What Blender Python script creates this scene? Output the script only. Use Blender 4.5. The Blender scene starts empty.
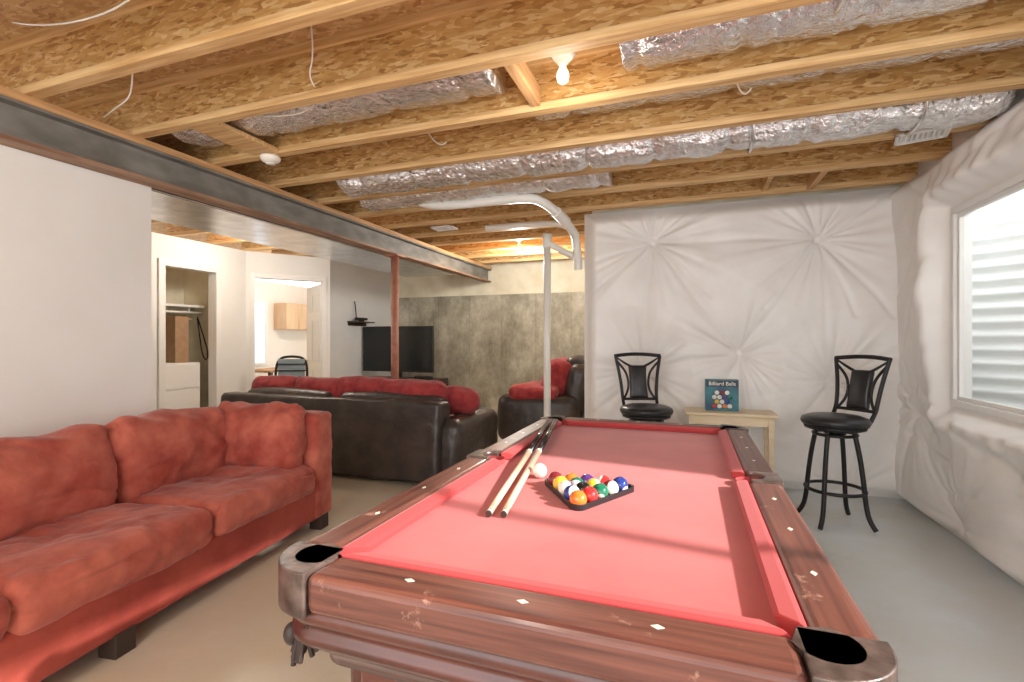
import bpy, bmesh, math, random
from mathutils import Vector, Matrix, noise
random.seed(7)
S=bpy.context.scene
COL=S.collection
R=math.radians

# ------------------------------------------------------------------ materials
def newmat(name):
    m=bpy.data.materials.new(name); m.use_nodes=True
    nt=m.node_tree; b=nt.nodes['Principled BSDF']
    return m,nt,b
def mapping(nt,scale=(1,1,1),coord='Object'):
    tc=nt.nodes.new('ShaderNodeTexCoord'); mp=nt.nodes.new('ShaderNodeMapping')
    nt.links.new(tc.outputs[coord],mp.inputs[0]); mp.inputs['Scale'].default_value=scale
    return mp
def ramp(nt,fac,stops):
    r=nt.nodes.new('ShaderNodeValToRGB')
    els=r.color_ramp.elements
    while len(els)<len(stops): els.new(.5)
    for e,(p,c) in zip(els,stops):
        e.position=p; e.color=(*c,1)
    nt.links.new(fac,r.inputs[0]); return r
def mat(name,col,rough=.5,metal=0,col2=None,scale=(4,4,4),nscale=3,detail=5,bump=0,bscale=None,bdist=.01,lo=.35,hi=.65,sheen=0,coat=0,wear=None):
    m,nt,b=newmat(name)
    b.inputs['Roughness'].default_value=rough; b.inputs['Metallic'].default_value=metal
    b.inputs['Base Color'].default_value=(*col,1)
    if sheen:
        b.inputs['Sheen Weight'].default_value=sheen; b.inputs['Sheen Roughness'].default_value=.4
    if coat:
        b.inputs['Coat Weight'].default_value=coat; b.inputs['Coat Roughness'].default_value=.15
    mp=mapping(nt,scale)
    if col2:
        n=nt.nodes.new('ShaderNodeTexNoise'); n.inputs['Scale'].default_value=nscale; n.inputs['Detail'].default_value=detail
        nt.links.new(mp.outputs[0],n.inputs[0])
        r=ramp(nt,n.outputs[0],[(lo,col),(hi,col2)])
        out=r.outputs[0]
        if wear:
            mp2=mapping(nt,(1,1,1))
            w=nt.nodes.new('ShaderNodeTexNoise'); w.inputs['Scale'].default_value=11; w.inputs['Detail'].default_value=9; w.inputs['Roughness'].default_value=.7
            nt.links.new(mp2.outputs[0],w.inputs[0])
            rw=ramp(nt,w.outputs[0],[(.62,(0,0,0)),(.69,(1,1,1))])
            mx=nt.nodes.new('ShaderNodeMix'); mx.data_type='RGBA'
            nt.links.new(rw.outputs[0],mx.inputs[0]); nt.links.new(out,mx.inputs[6]); mx.inputs[7].default_value=(*wear,1)
            out=mx.outputs[2]
        nt.links.new(out,b.inputs['Base Color'])
    if bump:
        n2=nt.nodes.new('ShaderNodeTexNoise'); n2.inputs['Scale'].default_value=bscale or nscale; n2.inputs['Detail'].default_value=6
        nt.links.new(mp.outputs[0],n2.inputs[0])
        bp=nt.nodes.new('ShaderNodeBump'); bp.inputs['Strength'].default_value=bump; bp.inputs['Distance'].default_value=bdist
        nt.links.new(n2.outputs[0],bp.inputs['Height']); nt.links.new(bp.outputs[0],b.inputs['Normal'])
    return m
def osbmat(name,cols,scale=(20,55,70)):
    m,nt,b=newmat(name); b.inputs['Roughness'].default_value=.6
    mp=mapping(nt,scale)
    n=nt.nodes.new('ShaderNodeTexNoise'); n.inputs['Scale'].default_value=.35; n.inputs['Detail'].default_value=3
    nt.links.new(mp.outputs[0],n.inputs[0])
    mx=nt.nodes.new('ShaderNodeVectorMath'); mx.operation='MULTIPLY_ADD'
    mx.inputs[1].default_value=(4,4,4)
    nt.links.new(n.outputs['Color'],mx.inputs[0]); nt.links.new(mp.outputs[0],mx.inputs[2])
    v=nt.nodes.new('ShaderNodeTexVoronoi'); v.inputs['Scale'].default_value=1.0
    nt.links.new(mx.outputs[0],v.inputs['Vector'])
    sp=nt.nodes.new('ShaderNodeSeparateColor'); nt.links.new(v.outputs['Color'],sp.inputs[0])
    r=ramp(nt,sp.outputs[0],[(0,cols[0]),(.22,cols[1]),(.7,cols[2]),(1,cols[3])])
    n3=nt.nodes.new('ShaderNodeTexNoise'); n3.inputs['Scale'].default_value=.09; n3.inputs['Detail'].default_value=6
    nt.links.new(mp.outputs[0],n3.inputs[0])
    r3=ramp(nt,n3.outputs[0],[(.3,(.78,.71,.62)),(.7,(1.0,1.0,1.0))])
    mm=nt.nodes.new('ShaderNodeMix'); mm.data_type='RGBA'; mm.blend_type='MULTIPLY'; mm.inputs[0].default_value=1
    nt.links.new(r.outputs[0],mm.inputs[6]); nt.links.new(r3.outputs[0],mm.inputs[7])
    nt.links.new(mm.outputs[2],b.inputs['Base Color'])
    bp=nt.nodes.new('ShaderNodeBump'); bp.inputs['Strength'].default_value=.3; bp.inputs['Distance'].default_value=.003
    nt.links.new(sp.outputs[1],bp.inputs['Height']); nt.links.new(bp.outputs[0],b.inputs['Normal'])
    return m
def emis(name,col,st):
    m,nt,b=newmat(name); b.inputs['Base Color'].default_value=(*col,1)
    b.inputs['Emission Color'].default_value=(*col,1); b.inputs['Emission Strength'].default_value=st
    return m

M={}
M['osb']=osbmat('osb_web',[(.37,.175,.045),(.58,.32,.10),(.68,.42,.16),(.80,.57,.29)])
M['osb2']=osbmat('osb_subfloor',[(.40,.21,.075),(.56,.33,.13),(.64,.41,.18),(.75,.53,.29)],scale=(25,55,55))
M['flange']=mat('joist_lumber',(.58,.33,.125),.6,col2=(.80,.55,.27),scale=(1.2,22,22),nscale=2.2,bump=.15,bscale=6)
M['plate']=mat('plate_lumber',(.48,.25,.10),.65,col2=(.66,.39,.18),scale=(20,1.2,20),nscale=2)
M['steel']=mat('beam_steel_paint',(.155,.145,.125),.6,.0,col2=(.26,.25,.225),scale=(3,1.2,3),nscale=3)
M['rust']=mat('beam_flange_primer',(.24,.12,.07),.6,col2=(.42,.27,.17),scale=(5,.8,5),nscale=3)
M['post']=mat('post_primer',(.36,.13,.08),.55,col2=(.46,.21,.14),nscale=3)
M['wall']=mat('drywall_paint',(.82,.805,.765),.85,col2=(.87,.86,.83),nscale=.35,bump=.05,bscale=40,bdist=.002)
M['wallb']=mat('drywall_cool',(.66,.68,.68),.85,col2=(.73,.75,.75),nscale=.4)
M['trim']=mat('white_trim',(.85,.84,.81),.4)
M['cream']=mat('rim_cream',(.68,.62,.46),.8,col2=(.80,.75,.60),nscale=1)
M['foil']=mat('foil_duct',(.82,.82,.83),.2,.93,col2=(.97,.97,.98),nscale=4,bump=.9,bscale=7,bdist=.03)
M['galv']=mat('galvanized_sheet',(.60,.60,.60),.25,1,col2=(.80,.80,.81),nscale=1.4,bump=.15,bscale=2,bdist=.02)
M['pvc']=mat('pvc_white',(.86,.84,.78),.35)
M['pine']=mat('pine_table',(.76,.60,.38),.5,col2=(.84,.70,.49),scale=(1.5,14,14),nscale=2)
M['black']=mat('black_metal',(.018,.017,.017),.38,.4)
M['blackpad']=mat('black_vinyl',(.018,.018,.02),.32,bump=.15,bscale=12)
M['brass']=mat('knob_brass',(.5,.36,.16),.35,.9)
M['leather']=mat('dark_leather',(.034,.026,.023),.38,col2=(.065,.048,.040),nscale=1.5,bump=.5,bscale=3,bdist=.02)
M['red']=mat('red_microfiber',(.30,.038,.025),.9,col2=(.45,.08,.052),nscale=1.3,bump=.35,bscale=2.2,bdist=.03,sheen=.12,lo=.3,hi=.7)
M['redback']=mat('red_microfiber_light',(.33,.050,.032),.9,col2=(.56,.15,.10),nscale=1.6,detail=9,bump=.45,bscale=2.6,bdist=.03,sheen=.2,lo=.34,hi=.68)
M['redb']=mat('red_blanket',(.26,.022,.025),.9,col2=(.42,.05,.048),nscale=2.5,bump=.5,bscale=3,bdist=.03,sheen=.2)
M['felt']=mat('pool_felt',(.53,.105,.10),.95,col2=(.58,.128,.12),nscale=1.2,sheen=.25)
M['cushfelt']=mat('rail_felt',(.48,.055,.055),.9,sheen=.15)
M['mahog']=mat('mahogany_side',(.06,.017,.012),.33,col2=(.13,.036,.025),scale=(1.5,8,8),nscale=2.5,coat=.3)
M['mahogx']=mat('mahogany_rail_x',(.075,.022,.016),.40,col2=(.24,.085,.055),scale=(1.6,40,40),nscale=1.6,detail=9,coat=.15,lo=.3,hi=.78,wear=(.42,.24,.17))
M['mahogy']=mat('mahogany_rail_y',(.075,.022,.016),.40,col2=(.24,.085,.055),scale=(40,1.6,40),nscale=1.6,detail=9,coat=.15,lo=.3,hi=.78,wear=(.42,.24,.17))
M['casting']=mat('pocket_casting',(.065,.042,.034),.30,.25,col2=(.17,.12,.10),nscale=5,bump=.2,bscale=9)
M['pocket']=mat('pocket_leather',(.035,.020,.016),.5)
M['pocketin']=mat('pocket_lining',(.20,.06,.05),.7)
M['pocketred']=mat('pocket_felt_lining',(.50,.07,.07),.9)
M['inlay']=mat('diamond_inlay',(.8,.74,.6),.3)
M['maple']=mat('cue_maple',(.80,.60,.40),.3,coat=.4)
M['cuebutt']=mat('cue_butt',(.02,.016,.015),.2,coat=.4)
M['ivory']=mat('ivory',(.86,.83,.74),.2,coat=.5)
M['tv']=mat('tv_screen',(.010,.012,.013),.16)
M['bezel']=mat('tv_bezel',(.012,.012,.012),.4)
M['cab']=mat('maple_cabinet',(.64,.46,.29),.5,col2=(.72,.54,.36),scale=(8,8,1),nscale=2)
M['cardboard']=mat('cardboard',(.38,.23,.13),.8,col2=(.44,.28,.16))
M['dkwood']=mat('dark_wood',(.05,.03,.022),.5)
M['greymesh']=mat('chair_mesh',(.25,.31,.34),.7)
def floormat():
    m,nt,b=newmat('concrete_floor'); b.inputs['Roughness'].default_value=.42
    mp=mapping(nt,(1,1,1))
    n=nt.nodes.new('ShaderNodeTexNoise'); n.inputs['Scale'].default_value=1.1; n.inputs['Detail'].default_value=9; n.inputs['Roughness'].default_value=.68
    nt.links.new(mp.outputs[0],n.inputs[0])
    r=ramp(nt,n.outputs[0],[(.3,(.60,.55,.46)),(.46,(.70,.67,.61)),(.6,(.72,.71,.69)),(.75,(.79,.79,.78))])
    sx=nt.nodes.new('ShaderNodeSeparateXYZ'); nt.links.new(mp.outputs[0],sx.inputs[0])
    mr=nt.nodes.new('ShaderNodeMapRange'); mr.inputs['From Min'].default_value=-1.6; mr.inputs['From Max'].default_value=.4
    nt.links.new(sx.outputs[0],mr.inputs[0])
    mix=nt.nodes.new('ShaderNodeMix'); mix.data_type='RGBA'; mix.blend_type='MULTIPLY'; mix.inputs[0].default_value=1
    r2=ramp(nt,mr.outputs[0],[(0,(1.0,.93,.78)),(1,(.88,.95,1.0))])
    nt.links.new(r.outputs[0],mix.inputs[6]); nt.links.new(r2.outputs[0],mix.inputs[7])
    nt.links.new(mix.outputs[2],b.inputs['Base Color'])
    n2=nt.nodes.new('ShaderNodeTexNoise'); n2.inputs['Scale'].default_value=14; n2.inputs['Detail'].default_value=6
    nt.links.new(mp.outputs[0],n2.inputs[0])
    bp=nt.nodes.new('ShaderNodeBump'); bp.inputs['Strength'].default_value=.15; bp.inputs['Distance'].default_value=.005
    nt.links.new(n2.outputs[0],bp.inputs['Height']); nt.links.new(bp.outputs[0],b.inputs['Normal'])
    return m
M['floor']=floormat()
def concmat():
    m,nt,b=newmat('formed_concrete'); b.inputs['Roughness'].default_value=.85
    mp=mapping(nt,(1,1,.7))
    n=nt.nodes.new('ShaderNodeTexNoise'); n.inputs['Scale'].default_value=2.2; n.inputs['Detail'].default_value=12; n.inputs['Roughness'].default_value=.72
    nt.links.new(mp.outputs[0],n.inputs[0])
    r=ramp(nt,n.outputs[0],[(.34,(.19,.175,.125)),(.48,(.32,.30,.23)),(.56,(.42,.395,.31)),(.68,(.58,.55,.45))])
    sx=nt.nodes.new('ShaderNodeSeparateXYZ'); nt.links.new(mp.outputs[0],sx.inputs[0])
    dv=nt.nodes.new('ShaderNodeMath'); dv.operation='DIVIDE'; dv.inputs[1].default_value=.61; nt.links.new(sx.outputs[0],dv.inputs[0])
    fr=nt.nodes.new('ShaderNodeMath'); fr.operation='FRACT'; nt.links.new(dv.outputs[0],fr.inputs[0])
    r2=ramp(nt,fr.outputs[0],[(0,(.82,.82,.82)),(.025,(1,1,1)),(.975,(1,1,1)),(1,(.82,.82,.82))])
    mm=nt.nodes.new('ShaderNodeMix'); mm.data_type='RGBA'; mm.blend_type='MULTIPLY'; mm.inputs[0].default_value=1
    nt.links.new(r.outputs[0],mm.inputs[6]); nt.links.new(r2.outputs[0],mm.inputs[7])
    nt.links.new(mm.outputs[2],b.inputs['Base Color'])
    bp=nt.nodes.new('ShaderNodeBump'); bp.inputs['Strength'].default_value=.4; bp.inputs['Distance'].default_value=.02
    nt.links.new(n.outputs[0],bp.inputs['Height']); nt.links.new(bp.outputs[0],b.inputs['Normal'])
    return m
M['concrete']=concmat()
M['poly']=mat('insulation_vinyl',(.84,.80,.76),.36,col2=(.88,.855,.825),nscale=.7,bump=.16,bscale=2.2,bdist=.012)
M['well']=mat('window_well_metal',(.86,.88,.87),.5,.0,col2=(.90,.92,.91),nscale=1)
M['ground']=mat('exterior_ground',(.5,.47,.42),.9)

# ------------------------------------------------------------------ helpers
def link(o,parent=None):
    COL.objects.link(o)
    if parent: o.parent=parent
    return o
def empty(name,loc=(0,0,0),rz=0):
    e=bpy.data.objects.new(name,None); e.location=loc; e.rotation_euler=(0,0,rz); e.empty_display_size=.1
    COL.objects.link(e); return e
def setmats(me,mats):
    for m in (mats if isinstance(mats,(list,tuple)) else [mats]): me.materials.append(m)
def frombm(name,bm,mats,parent=None,smooth=False,bevel=0,bseg=2):
    me=bpy.data.meshes.new(name); bmesh.ops.recalc_face_normals(bm,faces=bm.faces)
    bm.to_mesh(me); bm.free(); setmats(me,mats)
    if smooth:
        for p in me.polygons: p.use_smooth=True
    o=bpy.data.objects.new(name,me); link(o,parent)
    if bevel:
        md=o.modifiers.new('bev','BEVEL'); md.width=bevel; md.segments=bseg; md.limit_method='ANGLE'; md.angle_limit=R(35)
    return o
def addbox(bm,x0,x1,y0,y1,z0,z1,mi=0):
    vs=[bm.verts.new(p) for p in [(x0,y0,z0),(x1,y0,z0),(x1,y1,z0),(x0,y1,z0),(x0,y0,z1),(x1,y0,z1),(x1,y1,z1),(x0,y1,z1)]]
    for f in [(0,3,2,1),(4,5,6,7),(0,1,5,4),(1,2,6,5),(2,3,7,6),(3,0,4,7)]:
        fc=bm.faces.new([vs[i] for i in f]); fc.material_index=mi
def box(name,x0,x1,y0,y1,z0,z1,m,parent=None,bevel=0,bseg=2):
    bm=bmesh.new(); addbox(bm,x0,x1,y0,y1,z0,z1)
    return frombm(name,bm,m,parent,bevel=bevel,bseg=bseg)
def boxes(name,lst,mats,parent=None,bevel=0):
    bm=bmesh.new()
    for b in lst: addbox(bm,*b)
    return frombm(name,bm,mats,parent,bevel=bevel)
def cyl(name,p0,p1,r0,r1,m,parent=None,seg=24,smooth=True):
    p0=Vector(p0);p1=Vector(p1); d=p1-p0; bm=bmesh.new()
    q=d.to_track_quat('Z','Y'); A=[];B=[]
    for i in range(seg):
        a=2*math.pi*i/seg; v=Vector((math.cos(a),math.sin(a),0))
        A.append(bm.verts.new(p0+q@(v*r0))); B.append(bm.verts.new(p1+q@(v*r1)))
    for i in range(seg):
        f=bm.faces.new([A[i],A[(i+1)%seg],B[(i+1)%seg],B[i]]); f.smooth=smooth
    bm.faces.new(A[::-1]); bm.faces.new(B)
    return frombm(name,bm,m,parent)
def lathe(name,prof,loc,m,parent=None,seg=32,caps=True,mis=None):
    bm=bmesh.new(); rings=[]
    for r,z in prof:
        rings.append([bm.verts.new((loc[0]+r*math.cos(2*math.pi*i/seg),loc[1]+r*math.sin(2*math.pi*i/seg),loc[2]+z)) for i in range(seg)])
    for li,(a,b) in enumerate(zip(rings,rings[1:])):
        for i in range(seg):
            f=bm.faces.new([a[i],a[(i+1)%seg],b[(i+1)%seg],b[i]]); f.smooth=True
            if mis: f.material_index=mis[li]
    if caps:
        bm.faces.new(rings[0][::-1]); bm.faces.new(rings[-1])
    return frombm(name,bm,m,parent)
def sphere(name,loc,r,m,parent=None,sc=(1,1,1)):
    bm=bmesh.new(); bmesh.ops.create_uvsphere(bm,u_segments=24,v_segments=14,radius=r)
    for v in bm.verts: v.co=Vector((v.co.x*sc[0],v.co.y*sc[1],v.co.z*sc[2]))
    o=frombm(name,bm,m,parent,smooth=True); o.location=loc; return o
def prism(name,poly,z0,z1,m,parent=None,bevel=0,bseg=2):
    bm=bmesh.new(); A=[bm.verts.new((x,y,z0)) for x,y in poly]; B=[bm.verts.new((x,y,z1)) for x,y in poly]
    n=len(poly)
    bm.faces.new(A[::-1]); bm.faces.new(B)
    for i in range(n): bm.faces.new([A[i],A[(i+1)%n],B[(i+1)%n],B[i]])
    return frombm(name,bm,m,parent,bevel=bevel,bseg=bseg)
def tube(name,pts,r,m,parent=None,smooth=True,cyclic=False,res=3):
    cu=bpy.data.curves.new(name,'CURVE'); cu.dimensions='3D'; cu.bevel_depth=r; cu.bevel_resolution=res; cu.use_fill_caps=True
    if smooth:
        s=cu.splines.new('NURBS'); s.points.add(len(pts)-1)
        for p,q in zip(s.points,pts): p.co=(*q,1)
        s.use_endpoint_u=True; s.order_u=3; s.use_cyclic_u=cyclic; s.resolution_u=8
    else:
        s=cu.splines.new('POLY'); s.points.add(len(pts)-1)
        for p,q in zip(s.points,pts): p.co=(*q,1)
        s.use_cyclic_u=cyclic
    cu.materials.append(m); o=bpy.data.objects.new(name,cu); link(o,parent); return o
def soft(name,size,loc,m,parent=None,r=.06,puff=(0,0,.02),rot=(0,0,0),n=14,wr=.006,ws=5,seed=0,dimples=(),crease=0,slump=0):
    """rounded, puffed upholstery block with wrinkles; dimples=[(x,y,rad,depth)] press the top"""
    sx,sy,sz=[s/2 for s in size]; r=min(r,sx*.98,sy*.98,sz*.98)
    bm=bmesh.new(); bmesh.ops.create_cube(bm,size=2)
    bmesh.ops.subdivide_edges(bm,edges=bm.edges[:],cuts=n,use_grid_fill=True)
    for v in bm.verts:
        c=v.co
        p=Vector([math.sin(k*math.pi/2)if abs(k)<1 else k for k in c])
        P=Vector((p.x*sx,p.y*sy,p.z*sz))
        q=Vector((max(-sx+r,min(sx-r,P.x)),max(-sy+r,min(sy-r,P.y)),max(-sz+r,min(sz-r,P.z))))
        d=P-q
        if d.length>1e-6: d.normalize(); P=q+d*r
        a,b_,c_=P.x/sx,P.y/sy,P.z/sz
        fx=(1-a*a);fy=(1-b_*b_);fz=(1-c_*c_)
        P.x+=puff[0]*a*max(0,fy)*max(0,fz)
        P.y+=puff[1]*b_*max(0,fx)*max(0,fz)
        P.z+=puff[2]*c_*max(0,fx)**.6*max(0,fy)**.6
        for (dx,dy,dr,dd) in dimples:
            if c_>0: 
                ang=math.atan2(P.y-dy,P.x-dx); rr=math.hypot(P.x-dx,P.y-dy)
                P.z-=dd*math.exp(-(rr/dr)**2)*(1+.35*math.sin(5*ang+seed))
        if slump: P.z-=slump*max(0,c_)*(math.cos(b_*math.pi*.5+seed)**2)*.6
        s=Vector((seed*3.7+P.x,P.y+loc[1],P.z))*ws
        nn=noise.noise_vector(s)+.5*noise.noise_vector(s*2.3)
        P+=nn*wr
        if crease:
            w=noise.noise(Vector((P.x*3+seed*2,P.y*3+1.5*noise.noise(P*4),P.z*7+seed)))
            dd=d if d.length>.5 else Vector((0,0,1))
            P-=dd*crease*math.exp(-(w/.09)**2)
        v.co=P
    o=frombm(name,bm,m,parent,smooth=True); o.location=loc; o.rotation_euler=rot
    return o
def arc(cx,cy,r,a0,a1,n):
    return [(cx+r*math.cos(R(a0+(a1-a0)*i/n)),cy+r*math.sin(R(a0+(a1-a0)*i/n))) for i in range(n+1)]

# ------------------------------------------------------------------ room shell
HJ=2.57     # underside of joists
SUB=2.87
XO=1.78     # outer face of right wall
box('floor',-9.2,XO,-3.2,10.6,-.12,0,M['floor'])
box('ceiling',-9.2,XO,-3.2,10.6,SUB,SUB+.05,M['osb2'])
box('wall_left',-3.49,-3.35,-3.2,2.27,0,2.315,M['wall'])
boxes('wall_closet',[(-6.02,-5.9,2.0,4.15,0,HJ),(-6.02,-5.9,4.82,5.3,0,HJ),(-6.02,-5.9,4.15,4.82,2.2,HJ)],M['wall'])
boxes('wall_closet_interior',[(-6.72,-6.65,4.0,5.0,0,HJ),(-6.65,-6.02,3.98,4.05,0,HJ),(-6.65,-6.02,4.95,5.02,0,HJ)],M['cream'])
boxes('trim_closet',[(-5.9,-5.875,4.07,4.15,0,2.28),(-5.9,-5.875,4.82,4.9,0,2.28),(-5.9,-5.875,4.15,4.82,2.2,2.28)],M['trim'],bevel=.005)
box('wall_hall',-6.02,-3.49,1.9,2.0,0,HJ-.0,M['wall'])
AW=empty('wall_angled',(-5.9,5.3,0),math.atan2(.9,.7))
L=math.hypot(.7,.9)
boxes('wall_panels',[(0,.1*L,0,.11,0,HJ),(.9*L,L,0,.11,0,HJ),(.1*L,.9*L,0,.11,2.2,HJ)],M['wall'],AW)
boxes('trim_1',[(.1*L-.06,.1*L,-.02,0,0,2.27),(.9*L,.9*L+.06,-.02,0,0,2.27),(.1*L,.9*L,-.02,0,2.2,2.27)],M['trim'],AW,bevel=.004)
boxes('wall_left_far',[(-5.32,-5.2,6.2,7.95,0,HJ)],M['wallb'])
DR=empty('door_1',(-5.28,6.09,0),math.atan2(.614,-.789)+R(4))
box('leaf',0,.82,-.035,0,.01,2.17,M['trim'],DR,bevel=.003)
pl=[]
for (z0,z1) in [(1.75,2.02),(.98,1.62),(.2,.82)]:
    for (a,b) in [(.1,.36),(.46,.72)]:
        for s,y0,y1 in ((1,0,.012),(-1,-.047,-.035)):
            pl.append((a,b,y0,y1,z0,z1))
boxes('raised_panels',pl,M['trim'],DR,bevel=.01)
sphere('knob',(.75,.06,.98),.03,M['brass'],DR); cyl('knob_stem',(.75,-.08,.98),(.75,.06,.98),.012,.012,M['brass'],DR)
box('wall_office_left',-8.6,-8.5,4.0,10.5,0,HJ,M['wall'])
box('wall_office_far',-8.5,-5.3,10.4,10.5,0,HJ,M['wall'])
box('wall_office_near',-8.5,-6.72,4.0,4.1,0,HJ,M['wall'])
boxes('wall_far',[(-5.32,XO,7.95,8.15,0,2.1)],M['concrete'])
boxes('wall_far_rim',[(-5.32,XO,7.97,8.15,2.1,HJ+.3)],M['cream'])
ck=empty('kitchen_cabinet',(0,0,0))
boxes('carcass',[(-8.495,-8.18,8.35,9.45,1.55,2.12)],M['cab'],ck)
boxes('doors',[(-8.18,-8.155,8.36,8.71,1.56,2.11),(-8.18,-8.155,8.72,9.08,1.56,2.11),(-8.18,-8.155,9.09,9.44,1.56,2.11)],M['cab'],ck,bevel=.006)
w3=empty('window_3')
boxes('frame',[(-8.5,-8.46,7.7,8.15,.8,.85),(-8.5,-8.46,7.7,8.15,2.1,2.16),(-8.5,-8.46,7.7,7.75,.85,2.1),(-8.5,-8.46,8.1,8.15,.85,2.1)],M['trim'],w3)
box('pane',-8.5,-8.49,7.75,8.1,.85,2.1,emis('pane_daylight_glow',(.72,.84,1),.7),w3)  # pane emits its own glow in place of daylight, solid wall behind
dk=empty('office_desk')
box('top',-8.0,-7.2,7.0,8.3,.72,.76,M['cardboard'],dk,bevel=.005)
boxes('legs',[(-7.98,-7.92,7.02,7.08,0,.72),(-7.28,-7.22,7.02,7.08,0,.72),(-7.98,-7.92,8.22,8.28,0,.72),(-7.28,-7.22,8.22,8.28,0,.72)],M['dkwood'],dk)
cs=empty('closet_shelf')
box('board',-6.6,-6.25,4.06,4.94,1.75,1.78,M['trim'],cs)
cyl('rod',(-6.3,4.05,1.68),(-6.3,4.95,1.68),.016,.016,M['pvc'],cs)
boxes('brackets',[(-6.6,-6.3,4.3,4.32,1.70,1.75),(-6.6,-6.3,4.75,4.77,1.70,1.75)],M['trim'],cs)
cb=empty('storage_cabinet')
box('body',-6.5,-6.08,4.1,4.75,0,1.02,M['trim'],cb,bevel=.008)
boxes('drawer_fronts',[(-6.08,-6.065,4.12,4.73,.05,.36),(-6.08,-6.065,4.12,4.73,.38,.68),(-6.08,-6.065,4.12,4.73,.70,1.0)],M['wall'],cb,bevel=.005)
bx=empty('cardboard_box')
box('box_body',-6.45,-6.2,4.5,4.68,1.02,1.62,M['cardboard'],bx,bevel=.004)
box('box_flap',-6.45,-6.2,4.68,4.73,1.58,1.60,M['cardboard'],bx)
tube('hanging_cable',[(-6.12,4.74,1.62),(-6.1,4.80,1.4),(-6.1,4.88,1.15),(-6.1,4.86,1.03),(-6.1,4.8,1.1),(-6.12,4.78,1.3),(-6.12,4.74,1.6)],.008,M['black'])
box('wall_back',-.93,XO,4.96,5.1,0,HJ+.28,M['cream'])
box('wall_back_return',-.93,-.8,5.1,7.93,0,HJ+.28,M['poly'])
boxes('wall_right',[(1.70,XO,-3.2,.3,0,HJ+.28),(1.70,XO,.3,1.95,0,.95),(1.70,XO,.3,1.95,2.2,HJ+.28),(1.70,XO,1.95,2.7,0,HJ+.28),
   (1.70,XO,2.7,4.17,0,.86),(1.70,XO,2.7,4.17,2.2,HJ+.28),(1.70,XO,4.17,4.96,0,HJ+.28)],M['trim'])

def sstep(x): 
    x=max(0,min(1,x)); return x*x*(3-2*x)
def segd(px,py,a,b):
    ax,ay=a;bx_,by=b; dx,dy=bx_-ax,by-ay; l2=dx*dx+dy*dy
    t=max(0,min(1,((px-ax)*dx+(py-ay)*dy)/l2)); return math.hypot(px-ax-t*dx,py-ay-t*dy),t
def quilt(u,z,pins,puff=.11,ray=.020,segs=(),sd=1.35):
    ds=sorted((math.hypot(u-a,(z-b)),a,b) for a,b in pins)
    d=ds[0][0]
    h=puff*(1-math.exp(-(d/.30)**1.0))
    for (d,a,b) in ds[:3]:
        ang=math.atan2(z-b,u-a)
        k=ray*math.exp(-d/.40)*sstep(d/.12)
        c,s_=math.cos(ang),math.sin(ang)
        n1=noise.noise(Vector((c*2.8+a*5,s_*2.8+b*3,d*.4)))
        n2=noise.noise(Vector((c*8+a*5,s_*8+b*3,d*.5)))
        h+=k*(n1*1.7+ n2*1.3)
    for (p,q,dep,wd) in segs:
        dd,t=segd(u+.03*noise.noise(Vector((u*2,z*2,4))),z+.03*noise.noise(Vector((u*2,z*2,8))),p,q)
        h-=sd*dep*math.exp(-(dd/(wd*1.2))**2)*(.4+.6*abs(2*t-1))
    h+=.05*noise.noise(Vector((u*1.5,z*1.2,3.1)))+.014*noise.noise(Vector((u*4,z*3,6.1)))
    return h
def gridmesh(name,us,zs,fn,skip,m,parent=None):
    bm=bmesh.new(); V={}
    for i,u in enumerate(us):
        for j,z in enumerate(zs): V[i,j]=bm.verts.new(fn(u,z))
    for i in range(len(us)-1):
        for j in range(len(zs)-1):
            if skip and skip((us[i]+us[i+1])/2,(zs[j]+zs[j+1])/2): continue
            f=bm.faces.new([V[i,j],V[i+1,j],V[i+1,j+1],V[i,j+1]]); f.smooth=True
    for v in [v for v in bm.verts if not v.link_faces]: bm.verts.remove(v)
    return frombm(name,bm,m,parent,smooth=True)
P1,P2,P3,P4,P5=(-.34,2.24),(1.03,2.17),(-.42,1.02),(.42,1.18),(1.12,.95)
pinsB=[P1,P2,P3,P4,P5,(.1,.2),(1.2,.0)]
segB=[(P1,P2,.010,.02),(P1,P4,.012,.018),(P2,P4,.012,.018),(P3,P4,.010,.02),(P4,P5,.010,.02),(P1,P3,.010,.02),(P2,P5,.010,.02),
      (P1,(-1.0,1.7),.008,.016),(P2,(1.55,1.5),.010,.018),(P2,(1.5,2.5),.008,.016),(P1,(-.95,2.55),.008,.016),(P1,(.3,2.57),.008,.015),(P2,(.5,2.57),.008,.015),
      (P4,(.55,.1),.010,.02),(P5,(1.6,.4),.01,.02),(P3,(-1,.5),.01,.02),(P1,(.2,1.7),.006,.012),(P2,(.6,1.6),.006,.012),(P2,(1.3,1.5),.007,.014)]
def lin(a,b,n): return [a+(b-a)*i/n for i in range(n+1)]
def fB(u,z):
    h=quilt(u,z,pinsB,segs=segB)
    e=min(sstep((u+1.02)/.16),sstep((z+.02)/.12),sstep((HJ+.02-z)/.16))
    return (u,4.935-max(.005,(h+.02)*e),z)
gridmesh('insulation_wall_back',lin(-1.0,1.66,230),lin(0.0,HJ,210),fB,None,M['poly'])
box('insulation_wall_edge',-1.0,-.93,4.93,5.6,0,HJ,M['poly'],bevel=.02,bseg=3)
WY0,WY1,WZ0,WZ1=2.7,4.17,.86,2.2
def distwin(y,z):
    dx=max(WY0-y,0,y-WY1); dz=max(WZ0-z,0,z-WZ1); return math.hypot(dx,dz)
def distw2(y,z):
    dx=max(.3-y,0,y-1.95); dz=max(.95-z,0,z-2.2); return math.hypot(dx,dz)
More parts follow.
